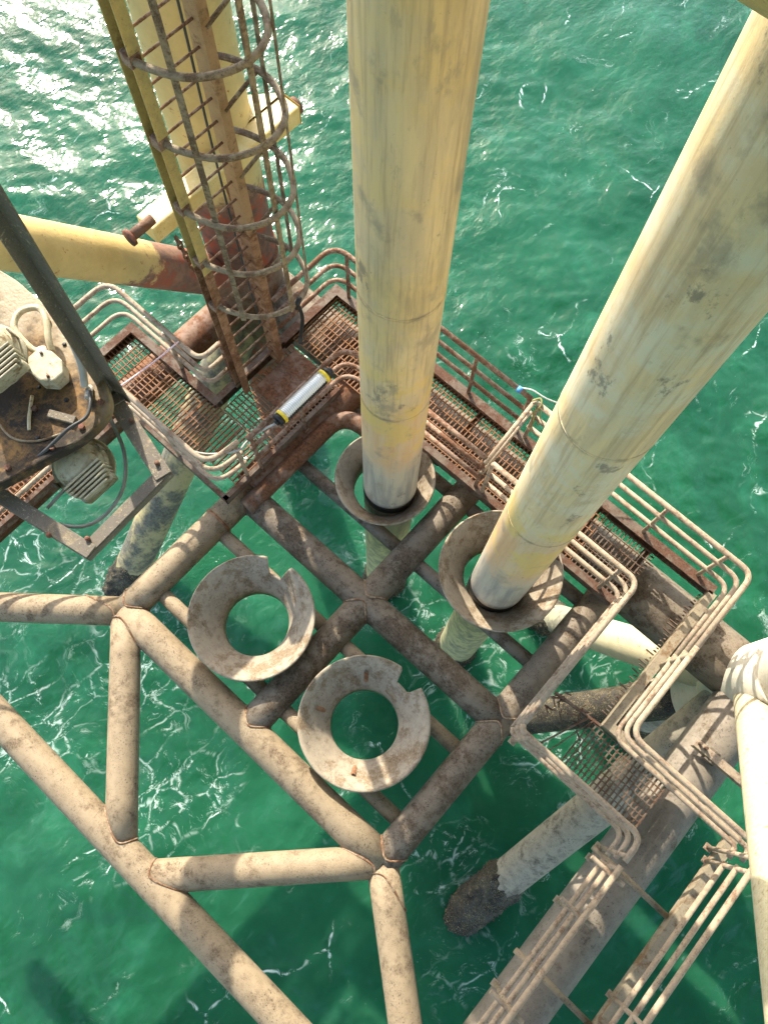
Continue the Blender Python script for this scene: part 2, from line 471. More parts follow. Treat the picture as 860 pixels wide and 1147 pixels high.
t = NT('green_sea_water')
o = t.tc.outputs['Object']
flat = t.mapping(scale=(1, 1, 0))
# warp so that streaks curl
wc = t.noisec(flat, 0.55, 4)
def warped(amount, scale=(1, 1, 0), rot=(0, 0, 0)):
    a = t.n('ShaderNodeVectorMath', operation='MULTIPLY_ADD')
    t.l(wc, a.inputs[0]); a.inputs[1].default_value = (amount,) * 3
    t.l(flat, a.inputs[2])
    return t.mapping(scale=scale, rot=rot, src=a.outputs[0])
wv = warped(2.2)
big = t.noise(flat, 0.22, 4, 0.5)
med = t.noise(wv, 0.9, 6, 0.6)
c = t.mix(t.ramp(big, 0.35, 0.65), (0.010, 0.066, 0.031), (0.015, 0.094, 0.045))
c = t.mix(t.ramp(med, 0.45, 0.72), c, (0.018, 0.112, 0.056))
# thin foam threads
e1 = t.ramp(t.vor(warped(1.7, (1, 0.55, 1), (0, 0, 0.5)), 0.75, 'DISTANCE_TO_EDGE'), 0.0, 0.022, 1, 0)
e2 = t.ramp(t.vor(warped(1.1, (1, 0.6, 1), (0, 0, 0.9)), 1.9, 'DISTANCE_TO_EDGE'), 0.0, 0.05, 1, 0)
br = t.ramp(t.noise(wv, 6.5, 5, 0.75), 0.47, 0.55)
pm = t.ramp(t.noise(flat, 0.42, 5, 0.6), 0.50, 0.66)
f1 = t.math('MULTIPLY', t.math('MULTIPLY', e1, br), t.ramp(t.noise(t.mapping(loc=(5, 2, 0), scale=(1, 1, 0)), 0.5, 4, 0.6), 0.47, 0.6))
f2 = t.math('MULTIPLY', t.math('MULTIPLY', e2, br), pm)
bub = t.math('MULTIPLY', t.ramp(t.vor(flat, 16), 0.12, 0.20, 1, 0), t.math('MULTIPLY', pm, t.ramp(t.noise(flat, 2.1, 5, 0.7), 0.56, 0.66)))
# wash around each pile
piles = [(-2.25, 2.8, .9), (-0.35, 2.72, 1.0), (2.84, -0.37, .9), (-5.97, -0.35, 1.3), (0.55, 4.3, 1.0), (2.9, 4.04, 1.0), (-6.0, 4.04, 1.0), (1.9, 2.7, .8), (-8.2, -1.5, 1.2), (-4.6,-1.2,1.3), (-2.4, -2.9, 1.0), (-5.2, -3.4, 1.1)]
wash = None
wcc = t.n('ShaderNodeVectorMath', operation='SUBTRACT'); t.l(t.noisec(flat, 0.9, 5), wcc.inputs[0]); wcc.inputs[1].default_value = (.5, .5, .5)
wdd = t.n('ShaderNodeVectorMath', operation='MULTIPLY_ADD'); t.l(wcc.outputs[0], wdd.inputs[0]); wdd.inputs[1].default_value = (4.2, 4.2, 0); t.l(flat, wdd.inputs[2])
for (px, py, rr) in piles:
    d = t.n('ShaderNodeVectorMath', operation='DISTANCE')
    t.l(wdd.outputs[0], d.inputs[0]); d.inputs[1].default_value = (px, py, 0)
    q = t.ramp(d.outputs['Value'], 0.25, rr + 0.55, 1, 0)
    wash = q if wash is None else t.math('MAXIMUM', wash, q)
wf = t.math('MULTIPLY', wash, t.ramp(t.noise(wv, 3.4, 9, 0.80), 0.54, 0.66))
wf2 = t.math('MULTIPLY', wash, t.math('MULTIPLY', e2, t.ramp(t.noise(wv, 9, 4, 0.7), 0.42, 0.55)))
wisp = t.math('MULTIPLY', t.ramp(t.noise(warped(2.8, (1, 0.32, 1), (0, 0, 0.4)), 2.6, 12, 0.82), 0.565, 0.68), t.ramp(t.noise(flat, 0.45, 4), 0.46, 0.60))
f1 = t.math('MULTIPLY', f1, t.ramp(t.noise(t.mapping(loc=(1, 8, 0), scale=(1, 1, 0)), 0.7, 3), 0.48, 0.58))
foam = t.math('MAXIMUM', t.math('MAXIMUM', t.math('MULTIPLY', f1, 0.8), bub), t.math('MAXIMUM', t.math('MULTIPLY', wf2, 0.45), t.math('MAXIMUM', t.math('MULTIPLY', wf, 0.8), t.math('MULTIPLY', wisp, 0.55))))
veil = t.math('MULTIPLY', t.ramp(t.noise(warped(2.6, (1, 0.35, 1), (0, 0, 0.4)), 1.0, 9, 0.7), 0.50, 0.72), t.ramp(t.noise(flat, 0.33, 3), 0.42, 0.62))
c = t.mix(t.math('MULTIPLY', veil, 0.22), c, (0.10, 0.30, 0.21))
c = t.mix(t.math('MULTIPLY', foam, 0.8), c, (0.62, 0.70, 0.65))
r1 = t.noise(warped(.4, (1, 0.6, 0), (0, 0, 0.45)), 4.6, 2, 0.5, 0.2)
r2 = t.noise(t.mapping(scale=(1, 0.45, 0), rot=(0, 0, 0.5)), 11, 2, 0.5, 0.6)
h = t.math('ADD', t.math('MULTIPLY', r1, 0.9), t.math('MULTIPLY', r2, 0.22))
t.b.inputs['IOR'].default_value = 1.333
M['water'] = t.finish(c, t.ramp(foam, 0, 1, 0.12, 0.6), t.bump(h, 0.55, 0.06), spec=0.5)
t.b.subsurface_method = 'BURLEY'
t.b.inputs['Subsurface Weight'].default_value = 0.85
t.b.inputs['Subsurface Radius'].default_value = (0.4, 1.0, 0.8)
t.b.inputs['Subsurface Scale'].default_value = 0.45
tr = t.n('ShaderNodeBsdfTransparent')
tr.inputs[0].default_value = (0.25, 0.75, 0.55, 1)
mx = t.n('ShaderNodeMixShader')
t.l(t.ramp(foam, 0, 0.6, 0.24, 0.0), mx.inputs[0]); t.l(t.b.outputs[0], mx.inputs[1]); t.l(tr.outputs[0], mx.inputs[2])
t.l(mx.outputs[0], t.out.inputs[0])
me.materials.append(M['water'])
backdrop = mesh_obj('deep_backdrop', [(-900, -900, -11), (900, -900, -11), (900, 900, -11), (-900, 900, -11)], [(0, 1, 2, 3)], plain('deep_green', (0.05, 0.10, 0.055), 0.9, 0.4, 0.3), None, False)  # added backdrop plane; its green stands in for light fading in deep water
tag(backdrop, 'added green deep-water bed seen faintly through the water', None, None, 'structure')
sea = bpy.data.objects.new('sea_water', me)
col.objects.link(sea)
tag(sea, 'green sea water with foam threads and sun glitter under the platform', None, None, 'structure')

# ------------------------------------------------------------------ jacket
NZ = -0.35
LX, RX, NY = -6.0, 2.9, 4.04
jk = thing('platform_jacket', (-1.5, 1.6, 0), 'welded tubular steel jacket frame standing in the green water', 'steel frame')
GR = 0.196
gx, gy = (-3.62, -1.46, 0.75), (-0.68, 1.45)
# legs
legL = tube('leg', (LX + .02, NY - .17, -8), (LX + .02, NY - .17, 9.3), 0.47, M['leg_left'], jk, 64, label='left leg, yellow paint above and red brown rust below')
legR = tube('leg', (RX, NY, -8), (RX, NY, 7.0), 0.44, M['leg_right'], jk, 64, label='right leg, pale and scuffed')
jc = tube('joint_can', (RX, NY, -0.95), (RX, NY, 0.75), 0.475, M['leg_right'], legR, 64)
tube('joint_can', (LX + .02, NY - .17, -1.0), (LX + .02, NY - .17, 0.7), 0.50, M['frame_rust'], legL, 64)
growth_band((RX, NY, -4.4), (RX, NY, -5.7), 0.44, legR)
growth_band((LX, NY, -4.5), (LX, NY, -5.7), 0.43, legL)
# main horizontals
tube('horizontal_brace', (LX, NY, NZ), (RX, NY, NZ), 0.40, M['frame_dark'], jk, 56, label='long brace under the walkway, brown speckled')
tube('horizontal_brace', (RX + .05, NY, NZ), (RX + .05, -9.0, NZ), 0.35, M['grey_pipe'], jk, 56, label='wide grey brace running under the broken walkway')
tube('horizontal_brace', (LX, NY, NZ), (LX, -9.0, NZ), 0.27, M['frame_rust'], jk, 40, label='rust brown brace below the left walkway')
# down and up diagonals
def down(x0, y0, z0, x1, y1, z1, r, mat, lab, g0=-4.55):
    a, b = V((x0, y0, z0)), V((x1, y1, z1))
    e = a + (b - a) * 1.35
    o = tube('diagonal_brace', a, e, r, mat, jk, 48, label=lab)
    k = (g0 - z0) / (z1 - z0); k2 = (-6.9 - z0) / (z1 - z0)
    growth_band(a + (b - a) * k, a + (b - a) * k2, r, o)
    return o
down(LX, NY, NZ, -6.0, -0.60, WZ, 0.33, M['diag_left'], 'yellow and grey brace slanting into the water at left', -4.95)
down(RX, NY, NZ, 2.77, -0.62, WZ, 0.31, M['diag_right'], 'pale brace slanting down into the water at lower right', -4.35)
down(RX, NY, NZ, 0.45, 4.3, WZ, 0.30, M['yellow_low'], 'yellow brace slanting down below the right corner', -4.6)
tube('diagonal_brace', (LX, NY, NZ), (-5.85, NY - 0.72 * 5.3, NZ + 5.3 * 0.98), 0.275, M['brace_left'], jk, 48, label='yellow and red rust brace rising to the left')
tube('diagonal_brace', (RX, NY, NZ), (RX + .22, NY - 0.72 * 5.6, NZ + 5.6 * 0.98), 0.235, M['cream'], jk, 48, label='sunlit pale brace rising at the right edge')
# low rusty brace with flange, under the broken corner
tube('diagonal_brace', (2.9, 4.04, -2.0), (1.15, 2.2, -4.7), 0.30, M['growth'], jk, 40, label='dark rust brown brace below the broken walkway corner')
# guide frame grid
def beam(name, a, b, r, m, seg=36, lab=None): return tube(name, a, b, r, M[m], jk, seg, label=lab)
beam('guide_beam', (gx[0], gy[0], 0), (gx[0], NY, 0), GR, 'frame')
m1 = beam('guide_beam', (gx[0] + .002, gy[1] + .1, 0.003), (gx[0] + .002, NY - .1, 0.003), GR + .06, 'frame_rust', lab='thick rust brown sleeve next to the left walkway')
beam('guide_beam', (gx[1], gy[0], 0), (gx[1], NY, -0.02), GR, 'frame_dark')
beam('guide_beam', (gx[2], gy[0], 0), (gx[2], NY, -0.02), GR, 'frame_dark')
beam('guide_beam', (gx[0], gy[0], 0), (gx[2], gy[0], 0), GR + .005, 'frame')
beam('guide_beam', (gx[0], gy[1], 0), (gx[2], gy[1], 0), GR - .003, 'frame_dark')
beam('outer_brace', (-9.0, -2.6, 0), (6.0, -2.6, 0), GR - .004, 'frame')
def strut(a, b): beam('strut', a, b, 0.186, 'frame', 32)
strut((gx[0], gy[0], 0), (-5.9, -2.6, 0))
strut((gx[0], gy[0], 0), (-1.6, -2.6, 0))
strut((-1.15, -2.6, 0), (gx[2], gy[0], 0))
strut((gx[2], gy[0], 0), (3.1, -2.6, 0))
# weld beads following the saddle where each branch tube lands on its main tube
def saddle(node, bdir, mdir, Rm, rb, mat='weld'):
    node, b, m = V(node), V(bdir).normalized(), V(mdir).normalized()
    u, v = frame_of(b)
    pts = []
    for k in range(37):
        a = 2 * math.pi * k / 36
        o = (u * math.cos(a) + v * math.sin(a)) * rb
        # |(o + t b) - ((o + t b).m) m| = Rm
        p0 = o - m * o.dot(m); d = b - m * b.dot(m)
        A_, B_, C_ = d.dot(d), 2 * p0.dot(d), p0.dot(p0) - Rm * Rm
        disc = max(0, B_ * B_ - 4 * A_ * C_)
        tt = (-B_ + math.sqrt(disc)) / (2 * A_)
        pts.append(node + o + b * tt)
    rs = [0.013 + 0.006 * mnoise.noise(p * 14) for p in pts]
    rs[-1] = rs[0]
    mesh_obj('weld_bead', *sweep(pts, rs, 8, False), M[mat], jk)
M['weld'] = rusty('weld_metal', (0.30, 0.22, 0.14), (0.20, 0.13, 0.08), (0.20, 0.10, 0.05), (0.03, 0.02, 0.015), 0.5, 0.7, 4.0)
XM, YM = (1, 0, 0), (0, 1, 0)
for x in gx:
    saddle((x, gy[0], 0), (0, 1, 0), XM, GR + .008, GR)
for x in gx[1:]:
    for sgn in (-1, 1): saddle((x, gy[1], 0), (0, sgn, 0), XM, GR + .004, GR)
saddle((gx[0], gy[1], 0), (1, 0, 0), YM, GR + .004, GR)
for (a, b_) in (((gx[0], gy[0], 0), (-5.9, -2.6, 0)), ((gx[0], gy[0], 0), (-1.6, -2.6, 0)), ((gx[2], gy[0], 0), (-1.15, -2.6, 0)), ((gx[2], gy[0], 0), (3.1, -2.6, 0))):
    saddle(b_, V(a) - V(b_), XM, GR, .186)
    saddle(a, V(b_) - V(a), XM, GR + .01, .186)
for x in gx[1:]: saddle((x, NY, -.1), (0, -1, 0), XM, .42, GR)
# red seam ring on the left beam
tube('seam_ring', (gx[0], 0.93, 0), (gx[0], 0.97, 0), GR + 0.012, M['ladder_rust'], jk, 32)
# thin guide supports running along X inside the cells
TR = 0.095
for (x0, x1) in ((gx[0], gx[1]), (gx[1], gx[2])):
    for y in (-0.22, 0.86, 2.27, 3.32):
        beam('thin_strut', (x0, y, -0.05), (x1, y, -0.05), TR, 'frame_dark' if y > 1 else 'frame', 20)

# ------------------------------------------------------------------ guide funnels
fun_labels = [
    ('left empty tan guide funnel with a notched rim', (-2.31, 0.32), 108, 0.765, 0.42),
    ('empty guide funnel nearest the lower corner, pale with orange rust scabs', (-0.45, 0.325), 84, 0.775, 0.36),
    ('dark guide funnel around the left conductor pipe', (-2.33, 2.79), 100, 0.64, 0.36),
    ('wide brown guide funnel around the right conductor pipe', (-0.42, 2.82), 100, 0.765, 0.45)]
for lab, (cx_, cy_), nd, rout, rise in fun_labels:
    f = thing('guide_funnel', (cx_, cy_, 0), lab, 'guide funnel', 'conductor guide funnels on the frame')
    na, rin = 144, 0.42
    verts, faces = [], []
    nr = 8
    nd0 = math.radians(nd)
    for k in range(na):
        a = 2 * math.pi * k / na
        dd = math.degrees(abs((a - nd0 + math.pi) % (2 * math.pi) - math.pi))
        ro = rout
        rn = rout - 0.16
        if dd < 11.5: ro = rn if dd < 8.5 else rn + (rout - rn) * (dd - 8.5) / 3.0
        for j in range(nr + 1):
            q = rin + (ro - rin) * j / nr
            z = rise * ((q - rin) / (rout - rin)) - 0.04
            w = 0.006 * mnoise.noise(V((math.cos(a) * 2, math.sin(a) * 2, cx_ + q)))
            verts.append((cx_ + q * math.cos(a), cy_ + q * math.sin(a), z + w))
        verts.append((cx_ + rin * math.cos(a), cy_ + rin * math.sin(a), -0.28))
    n1 = nr + 2
    for k in range(na):
        A, B = k * n1, ((k + 1) % na) * n1
        for j in range(nr):
            faces.append((A + j, A + j + 1, B + j + 1, B + j))
        faces.append((A + nr + 1, A, B, B + nr + 1))
    cone = mesh_obj('cone', verts, faces, M['funnel'], f)
    sm = cone.modifiers.new('solid', 'SOLIDIFY'); sm.thickness = 0.022; sm.offset = -1
    # lip welded round the rim and gussets beneath
    for g in range(4):
        a = math.radians(45 + 90 * g)
        d = V((math.cos(a), math.sin(a), 0)); s = V((-d.y, d.x, 0)) * 0.008
        p = V((cx_, cy_, 0))
        pr = [p + d * (rin + .01) + V((0, 0, -0.26)), p + d * (rout - 0.08) + V((0, 0, rise * .5 - .02)), p + d * (rin + .01) + V((0, 0, -0.12))]
        vv = [q + s for q in pr] + [q - s for q in pr]
        mesh_obj('gusset', vv, [(0, 1, 2), (5, 4, 3), (0, 3, 4, 1), (1, 4, 5, 2), (2, 5, 3, 0)], M['frame_dark'], f, False)
    if cx_ > -1 and cy_ < 1:
        for a in (205, 300, 130):
            a = math.radians(a); p = V((cx_ + .55 * math.cos(a), cy_ + .55 * math.sin(a), 0.105))
            b = MB(); d = V((math.cos(a), math.sin(a), 1.4)).normalized(); s = V((-math.sin(a), math.cos(a), 0))
            vv = []
            for i in range(9):
                for j in range(5):
                    q = p + d * ((i - 4) * .022) + s * ((j - 2) * .014)
                    q += V((-d.x, -d.y, 1)).normalized() * (0.016 * (1 - abs(j - 2) / 2.2) + 0.01 * mnoise.noise(q * 30))
                    vv.append(q)
            ff = [(i * 5 + j, i * 5 + j + 1, i * 5 + j + 6, i * 5 + j + 5) for i in range(8) for j in range(4)]
            mesh_obj('rust_scab', vv, ff, M['ladder_rust'], f)

# ------------------------------------------------------------------ conductors
for lab, (x, y), r, mt, seams, top in (
        ('left upright conductor pipe, tan yellow and streaked, nearly straight up the middle', (-2.25, 2.80), 0.350, 'cond1', (4.72, 2.9), 9.6),
        ('right upright conductor pipe, pale cream with a bright sunlit edge', (-0.35, 2.73), 0.348, 'cond2', (5.2, 3.1), 9.0)):
    c = thing('conductor_pipe', (x, y, WZ), lab, 'pipe', 'upright conductor pipes')
    v, f = sweep(divide((x, y, -8), (x, y, top), 0.3), r, 96)
    # origin at base: shift texture zones back with real heights
    p = smooth_caps(mesh_obj('pipe', v, f, M[mt], c), 96)
    for z in seams:
        tube('weld_seam', (x, y, z), (x, y, z + 0.03), r + 0.0025, M[mt], c, 96)
    tube('scuff_band', (x, y, 0.02), (x, y, 0.20), r + 0.006, M['black'], c, 96)
    growth_band((x, y, -4.75), (x, y, -5.9), r, c)

# ------------------------------------------------------------------ walkways
DZ = 0.30
def grating(parent, x0, x1, y0, y1, along='x', mat='grate', pitch=0.062, rod=0.105, z=DZ, name='grating_panel'):
    """one bar grating panel; bearing bars cross the walkway, rods run along it"""
    b = MB()
    if along == 'x':
        n = int((x1 - x0) / pitch)
        for i in range(n + 1):
            x = x0 + i * pitch + random.uniform(-.003, .003)
            b.box((x - .008, y0, z - .035), (x + .008, y1, z + random.uniform(-.003, .002)))
        m = int((y1 - y0) / rod)
        for j in range(m + 1):
            y = y0 + j * (y1 - y0) / m
            b.box((x0, y - .006, z - .012), (x1, y + .006, z + .005))
    else:
        n = int((y1 - y0) / pitch)
        for i in range(n + 1):
            y = y0 + i * pitch + random.uniform(-.003, .003)
            b.box((x0, y - .008, z - .035), (x1, y + .008, z + random.uniform(-.003, .002)))
        m = int((x1 - x0) / rod)
        for j in range(m + 1):
            x = x0 + j * (x1 - x0) / m
            b.box((x - .006, y0, z - .012), (x + .006, y1, z + .005))
    return b.build(name, M[mat], parent, kind='stuff')

def channel(parent, path, side, mat='kick', z=DZ, h=0.16, fl=0.085, name='kick_channel'):
    """channel section: upright web with flanges turned to 'side' (+1 left of travel)"""
    pts = [V(p) for p in path]
    prof = [(0, -h / 2), (fl, -h / 2), (fl, -h / 2 + .012), (.012, -h / 2 + .012), (.012, h / 2 - .012), (fl, h / 2 - .012), (fl, h / 2), (0, h / 2)]
    verts, faces = [], []
    n = len(pts)
    for i, p in enumerate(pts):
        if i == 0: d = (pts[1] - pts[0]).normalized(); k = 1
        elif i == n - 1: d = (pts[-1] - pts[-2]).normalized(); k = 1
        else:
            a, b = (pts[i] - pts[i - 1]).normalized(), (pts[i + 1] - pts[i]).normalized()
            d = (a + b).normalized(); k = 1 / max(0.3, d.dot(a))
        s = V((-d.y, d.x, 0)) * side * k
        for (u, w) in prof: verts.append(V((p.x, p.y, z + w + .02)) + s * u)
    m = len(prof)
    for i in range(n - 1):
        for k in range(m):
            a, b = i * m + k, i * m + (k + 1) % m
            faces.append((a, b, b + m, a + m))
    faces.append(tuple(range(m))); faces.append(tuple((n - 1) * m + k for k in range(m)))
    return mesh_obj(name, verts, faces, M[mat], parent, False)

def handrail(parent, path, posts, mat='rail', zs=(0.42, 0.74, 1.06), rad=0.22, r=0.034, lean=None, end_drop=(False, False), label=None):
    """three pipe rails with rounded corners, first rail is the mesh that owns the rest"""
    top = None
    for k, z in enumerate(sorted(zs, reverse=True)):
        pts = [V((p[0], p[1], DZ + z)) for p in path]
        pts = rounded(pts, rad, 7)
        pts = [p + V((0, 0, 0.006 * mnoise.noise(V((p.x, p.y, k))))) for p in pts]
        v, f = sweep(pts, r if k == 0 else r * 0.9, 12)
        if top is None:
            top = mesh_obj('handrail', v, f, M[mat], parent, label=label)
        else:
            mesh_obj('rail', v, f, M[mat], top)
    for (x, y) in posts:
        mesh_obj('post', *sweep([(x, y, DZ - .05), (x, y, DZ + max(zs) - .01)], 0.026, 12), M[mat], top)
        b = MB().box((x - .045, y - .04, DZ - .06), (x + .045, y + .04, DZ - .045))
        b.build('foot_plate', M[mat], top)
    return top

# --- left walkway (comes in from lower left, turns toward the ladder)
wl = thing('walkway', (-6.0, 0.0, DZ), 'left rust orange grating walkway behind the floodlights, turning to the ladder', 'walkway', 'grating walkways on the jacket')
for y0 in (-5.6, -4.6, -3.6, -2.6, -1.6, -0.6, 0.4):
    grating(wl, -6.36, -5.5, y0, y0 + 0.985, 'y')
grating(wl, -6.36, -5.5, 1.39, 2.02, 'y')
for x0 in (-5.49, -4.85):
    grating(wl, x0, x0 + .63, 1.24, 2.04, 'x')
grating(wl, -4.21, -3.70, 1.42, 2.04, 'x')
channel(wl, [(-6.42, -6, 0), (-6.42, 2.12, 0), (-4.66, 2.12, 0)], -1, fl=0.12)
channel(wl, [(-5.44, -6, 0), (-5.44, 1.16, 0), (-3.60, 1.16, 0)], 1, fl=0.06)
handrail(wl, [(-6.44, -6.0), (-6.44, 2.10), (-4.76, 2.10), (-4.76, 2.42)], [(-6.44, y) for y in (-4.5, -3.0, -1.5, 0.0, 1.4)] + [(-5.4, 2.10)], rad=0.24, mat='rail')
mesh_obj('post', *sweep([(-4.76, 2.44, DZ - .05), (-4.76, 2.44, DZ + 1.06)], 0.03, 12), M['rail_rust'], wl)
handrail(wl, [(-5.42, -6.0), (-5.42, 1.20), (-3.72, 1.20), (-3.66, 1.66)], [(-5.42, y) for y in (-4.5, -3.0, -1.5, 0.0)] + [(-4.5, 1.2), (-3.66, 1.6)], rad=0.24, mat='rail')
for y in (-4.6, -2.6, -0.6, 0.6, 1.2):
    MB().bar((-6.38, y, DZ - .11), (-5.46, y, DZ - .11), .07, .1).build('support_angle', M['ladder_rust'], wl)
# --- long walkway (ladder landing, then away to the right)
wm = thing('walkway', (-1.8, 4.0, DZ), 'long rust brown walkway past both conductor pipes, from the ladder foot to the right corner', 'walkway', 'grating walkways on the jacket')
grating(wm, -4.58, -3.66, 2.07, 2.72, 'y'); grating(wm, -4.58, -3.66, 2.74, 3.40, 'y')
mesh_obj('floor_plate', *(lambda b: (b.v, b.f))(MB().box((-4.5, 2.55, DZ + .006), (-3.75, 3.35, DZ + .012))), M['frame_rust'], wm, False)
x = -4.64
for w in (1.0, 1.0, 0.9, 1.0, 0.9):
    grating(wm, x, x + w - .02, 3.46, 4.36, 'x'); x += w
grating(wm, x, 0.86, 3.46, 4.30, 'x', 'grate_dark')
channel(wm, [(-4.76, 3.30, 0), (-4.76, 4.46, 0), (1.72, 4.46, 0)], -1, fl=0.13)
channel(wm, [(-4.76, 2.12, 0), (-4.76, 3.30, 0)], -1, fl=0.10)
channel(wm, [(-2.72, 3.40, 0), (0.86, 3.40, 0)], 1, fl=0.10)
channel(wm, [(-3.60, 1.16, 0), (-3.60, 3.30, 0)], 1, fl=0.06, mat='kick')
handrail(wm, [(-4.70, 3.30), (-4.70, 4.42), (-1.44, 4.42)], [(-4.48, 4.42), (-3.2, 4.42), (-2.3, 4.42), (-1.47, 4.42)], mat='rail_rust', rad=0.26)
handrail(wm, [(-1.36, 4.42), (1.76, 4.40), (1.76, 3.3)], [(-1.33, 4.42), (-0.2, 4.42), (0.6, 4.42), (1.44, 4.42)], mat='rail', rad=0.16)
handrail(wm, [(-3.60, 1.75), (-3.60, 3.44), (-2.98, 3.46)], [(-3.60, 1.8), (-3.60, 2.6)], mat='rail_rust', rad=0.26)
handrail(wm, [(-2.42, 3.46), (-1.36, 3.46)], [(-2.42, 3.46), (-1.37, 3.46)], mat='rail_rust', rad=0.1)
handrail(wm, [(-1.26, 3.46), (0.86, 3.46), (0.86, 1.40)], [(-1.26, 3.46), (-0.1, 3.46), (0.62, 3.46)], mat='rail', rad=0.15)
gate = MB()
for z in (0.74, 1.06):
    gate.tube([(-1.33, 3.40, DZ + z), (-1.40, 4.44, DZ + z)], .028, 12)
gate.build('gate_bars', M['rail'], wm, True)
for xx in (-4.0, -3.0, -2.0, -1.0, 0.0, 0.8):
    MB().bar((xx, 3.42, DZ - .11), (xx, 4.44, DZ - .11), .08, .1).build('support_angle', M['kick'], wm)
# a hanging web plate below the inner edge
MB().box((-2.74, 3.385, -0.08), (-2.60, 3.40, .33)).build('web_plate', M['kick'], wm)
# bent curb pipe round the corner
curb = rounded([(-3.42, 1.3, .16), (-3.42, 3.15, .16), (-2.66, 3.2, .16)], 0.34, 9)
mesh_obj('curb_pipe', *sweep(curb, 0.12, 20), M['frame_rust'], wm)
# torn stubs along the empty corner
def stubs(parent, a, b, d, n, mat='grate_dark'):
    a, b, d = V(a), V(b), V(d)
    m = MB()
    for i in range(n):
        p = a.lerp(b, (i + .5) / n)
        l = random.choice((.02, .03, .04, .04, .05, .07, .11))
        m.bar(p, p + d * l + V((0, 0, random.uniform(-.02, .02))), .013, .03)
    return m.build('torn_grating', M[mat], parent, kind='stuff')
stubs(wm, (0.9, 4.44, DZ - .02), (1.62, 4.44, DZ - .02), (0, -1, 0), 14)
stubs(wm, (0.87, 3.5, DZ - .02), (0.87, 4.3, DZ - .02), (1, 0, 0), 16)
# --- broken walkway (right corner, then down to the lower right)
wr = thing('walkway', (2.3, 1.6, DZ), 'broken walkway at lower right with one piece of grating left and pale bent rails', 'walkway', 'grating walkways on the jacket')
channel(wr, [(1.66, 4.36, 0), (1.66, 2.17, 0), (3.46, 2.17, 0), (3.46, -6, 0)], 1, 'kick_tan', fl=0.11)
grating(wr, 1.56, 2.66, 1.38, 2.14, 'x', 'grate_dark', 0.060, 0.075)
stubs(wr, (1.64, 2.3, DZ - .02), (1.64, 4.3, DZ - .02), (-1, 0, 0), 40)
stubs(wr, (0.86, 1.4, DZ - .02), (0.86, 3.3, DZ - .02), (1, 0, 0), 22)
hr = handrail(wr, [(1.76, 3.3), (1.76, 2.08), (3.46, 2.05), (3.46, 1.90)], [(1.76, 3.2), (3.40, 1.93)], mat='rail', rad=0.18)
hr = handrail(wr, [(3.46, 1.84), (3.46, -6.0)], [(3.46, y) for y in (1.8, 0.0, -1.6, -3.2)], mat='rail', rad=0.1)
hr = handrail(wr, [(0.86, 1.40), (0.90, 1.34), (2.46, 1.34), (2.46, 1.04)], [(1.0, 1.34), (2.46, 1.10)], mat='rail', rad=0.17)
hr = handrail(wr, [(2.46, 0.98), (2.46, -6.0)], [(2.46, y) for y in (0.94, 0.35, -0.75, -2.2)], mat='rail', rad=0.1)
for (y, w) in ((1.05, .055), (-0.35, .055), (-1.8, .055)):
    mesh_obj('cross_tube', *sweep([(2.40, y, DZ), (3.44, y - .02, DZ)], .035, 12), M['frame'], wr)
# short hangers and clip ends along the lower rails
for y in (0.86, 0.35, -0.75):
    b = MB()
    b.tube([(2.20, y, DZ + 1.0), (2.60, y, DZ + 1.0)], .026, 10)
    b.build('clip_bar', M['rail'], hr)
# a little wreck of torn plate at the corner
tw = MB()
for i in range(26):
    p = V((random.uniform(1.0, 1.5), random.uniform(1.9, 2.25), DZ - .02))
    tw.bar(p, p + V((random.uniform(-.12, .12), random.uniform(-.1, .1), random.uniform(-.06, .02))), .012, .03)
tw.bar((1.02, 2.12, DZ - .03), (1.66, 2.17, DZ), .03, .05); tw.bar((1.2, 1.4, DZ - .03), (1.5, 2.15, DZ), .02, .05)
tw.bar((1.34, 1.4, DZ - .03), (1.56, 2.15, DZ), .012, .04)
tw.build('torn_grating', M['kick'], wr, kind='stuff')
# support arm on the grey brace
arm = thing('support_arm', (3.0, 2.84, 0), 'short weathered arm with rusty bolts lying across the grey brace beside the broken walkway', 'support arm')
b = MB(); b.bar((2.66, 2.83, .12), (4.3, 2.83, .12), .10, .012); b.bar((2.66, 2.785, .07), (4.3, 2.785, .07), .012, .10)
b.build('angle_bar', M['rail'], arm)
for q in (2.7, 2.78): 
    MB().tube([(q, 2.84, .12), (q, 2.84, .20)], .02, 8).build('bolt', M['kick'], arm)
MB().box((2.84, 2.75, .03), (2.98, 2.91, .11)).build('weld_pad', M['frame_dark'], arm)

# ------------------------------------------------------------------ caged ladder
ld = thing('caged_ladder', (-4.62, 2.78, DZ), 'tall ladder with rounded safety cage, yellow above and rust brown at its foot', 'ladder')
XL = -4.60
def stringer(y, sgn, top_mat, bot_mat, zt, wid, lab):
    for k, (z0, z1, mt) in enumerate(((DZ, zt, bot_mat), (zt + .002, 8.6, top_mat))):
        b = MB()
        b.box((XL - .085, y - .007, z0), (XL + .085, y + .007, z1))
        ya, yb = sorted((y + .0075 * sgn, y + wid * sgn))
        b.box((XL - .085, ya, z0), (XL - .073, yb, z1)); b.box((XL + .073, ya, z0), (XL + .085, yb, z1))
        b.build('stringer', M[mt], ld, label=lab[k])
stringer(2.50, -1, 'ladder_yellow', 'ladder_rust', 3.0, .10, ('left rail, lower rust brown length', 'left rail, upper yellow length'))
stringer(3.06, 1, 'ladder_mixed', 'ladder_rust', 3.0, .09, ('right rail, lower length', 'right rail, upper length'))
rung_mesh = None
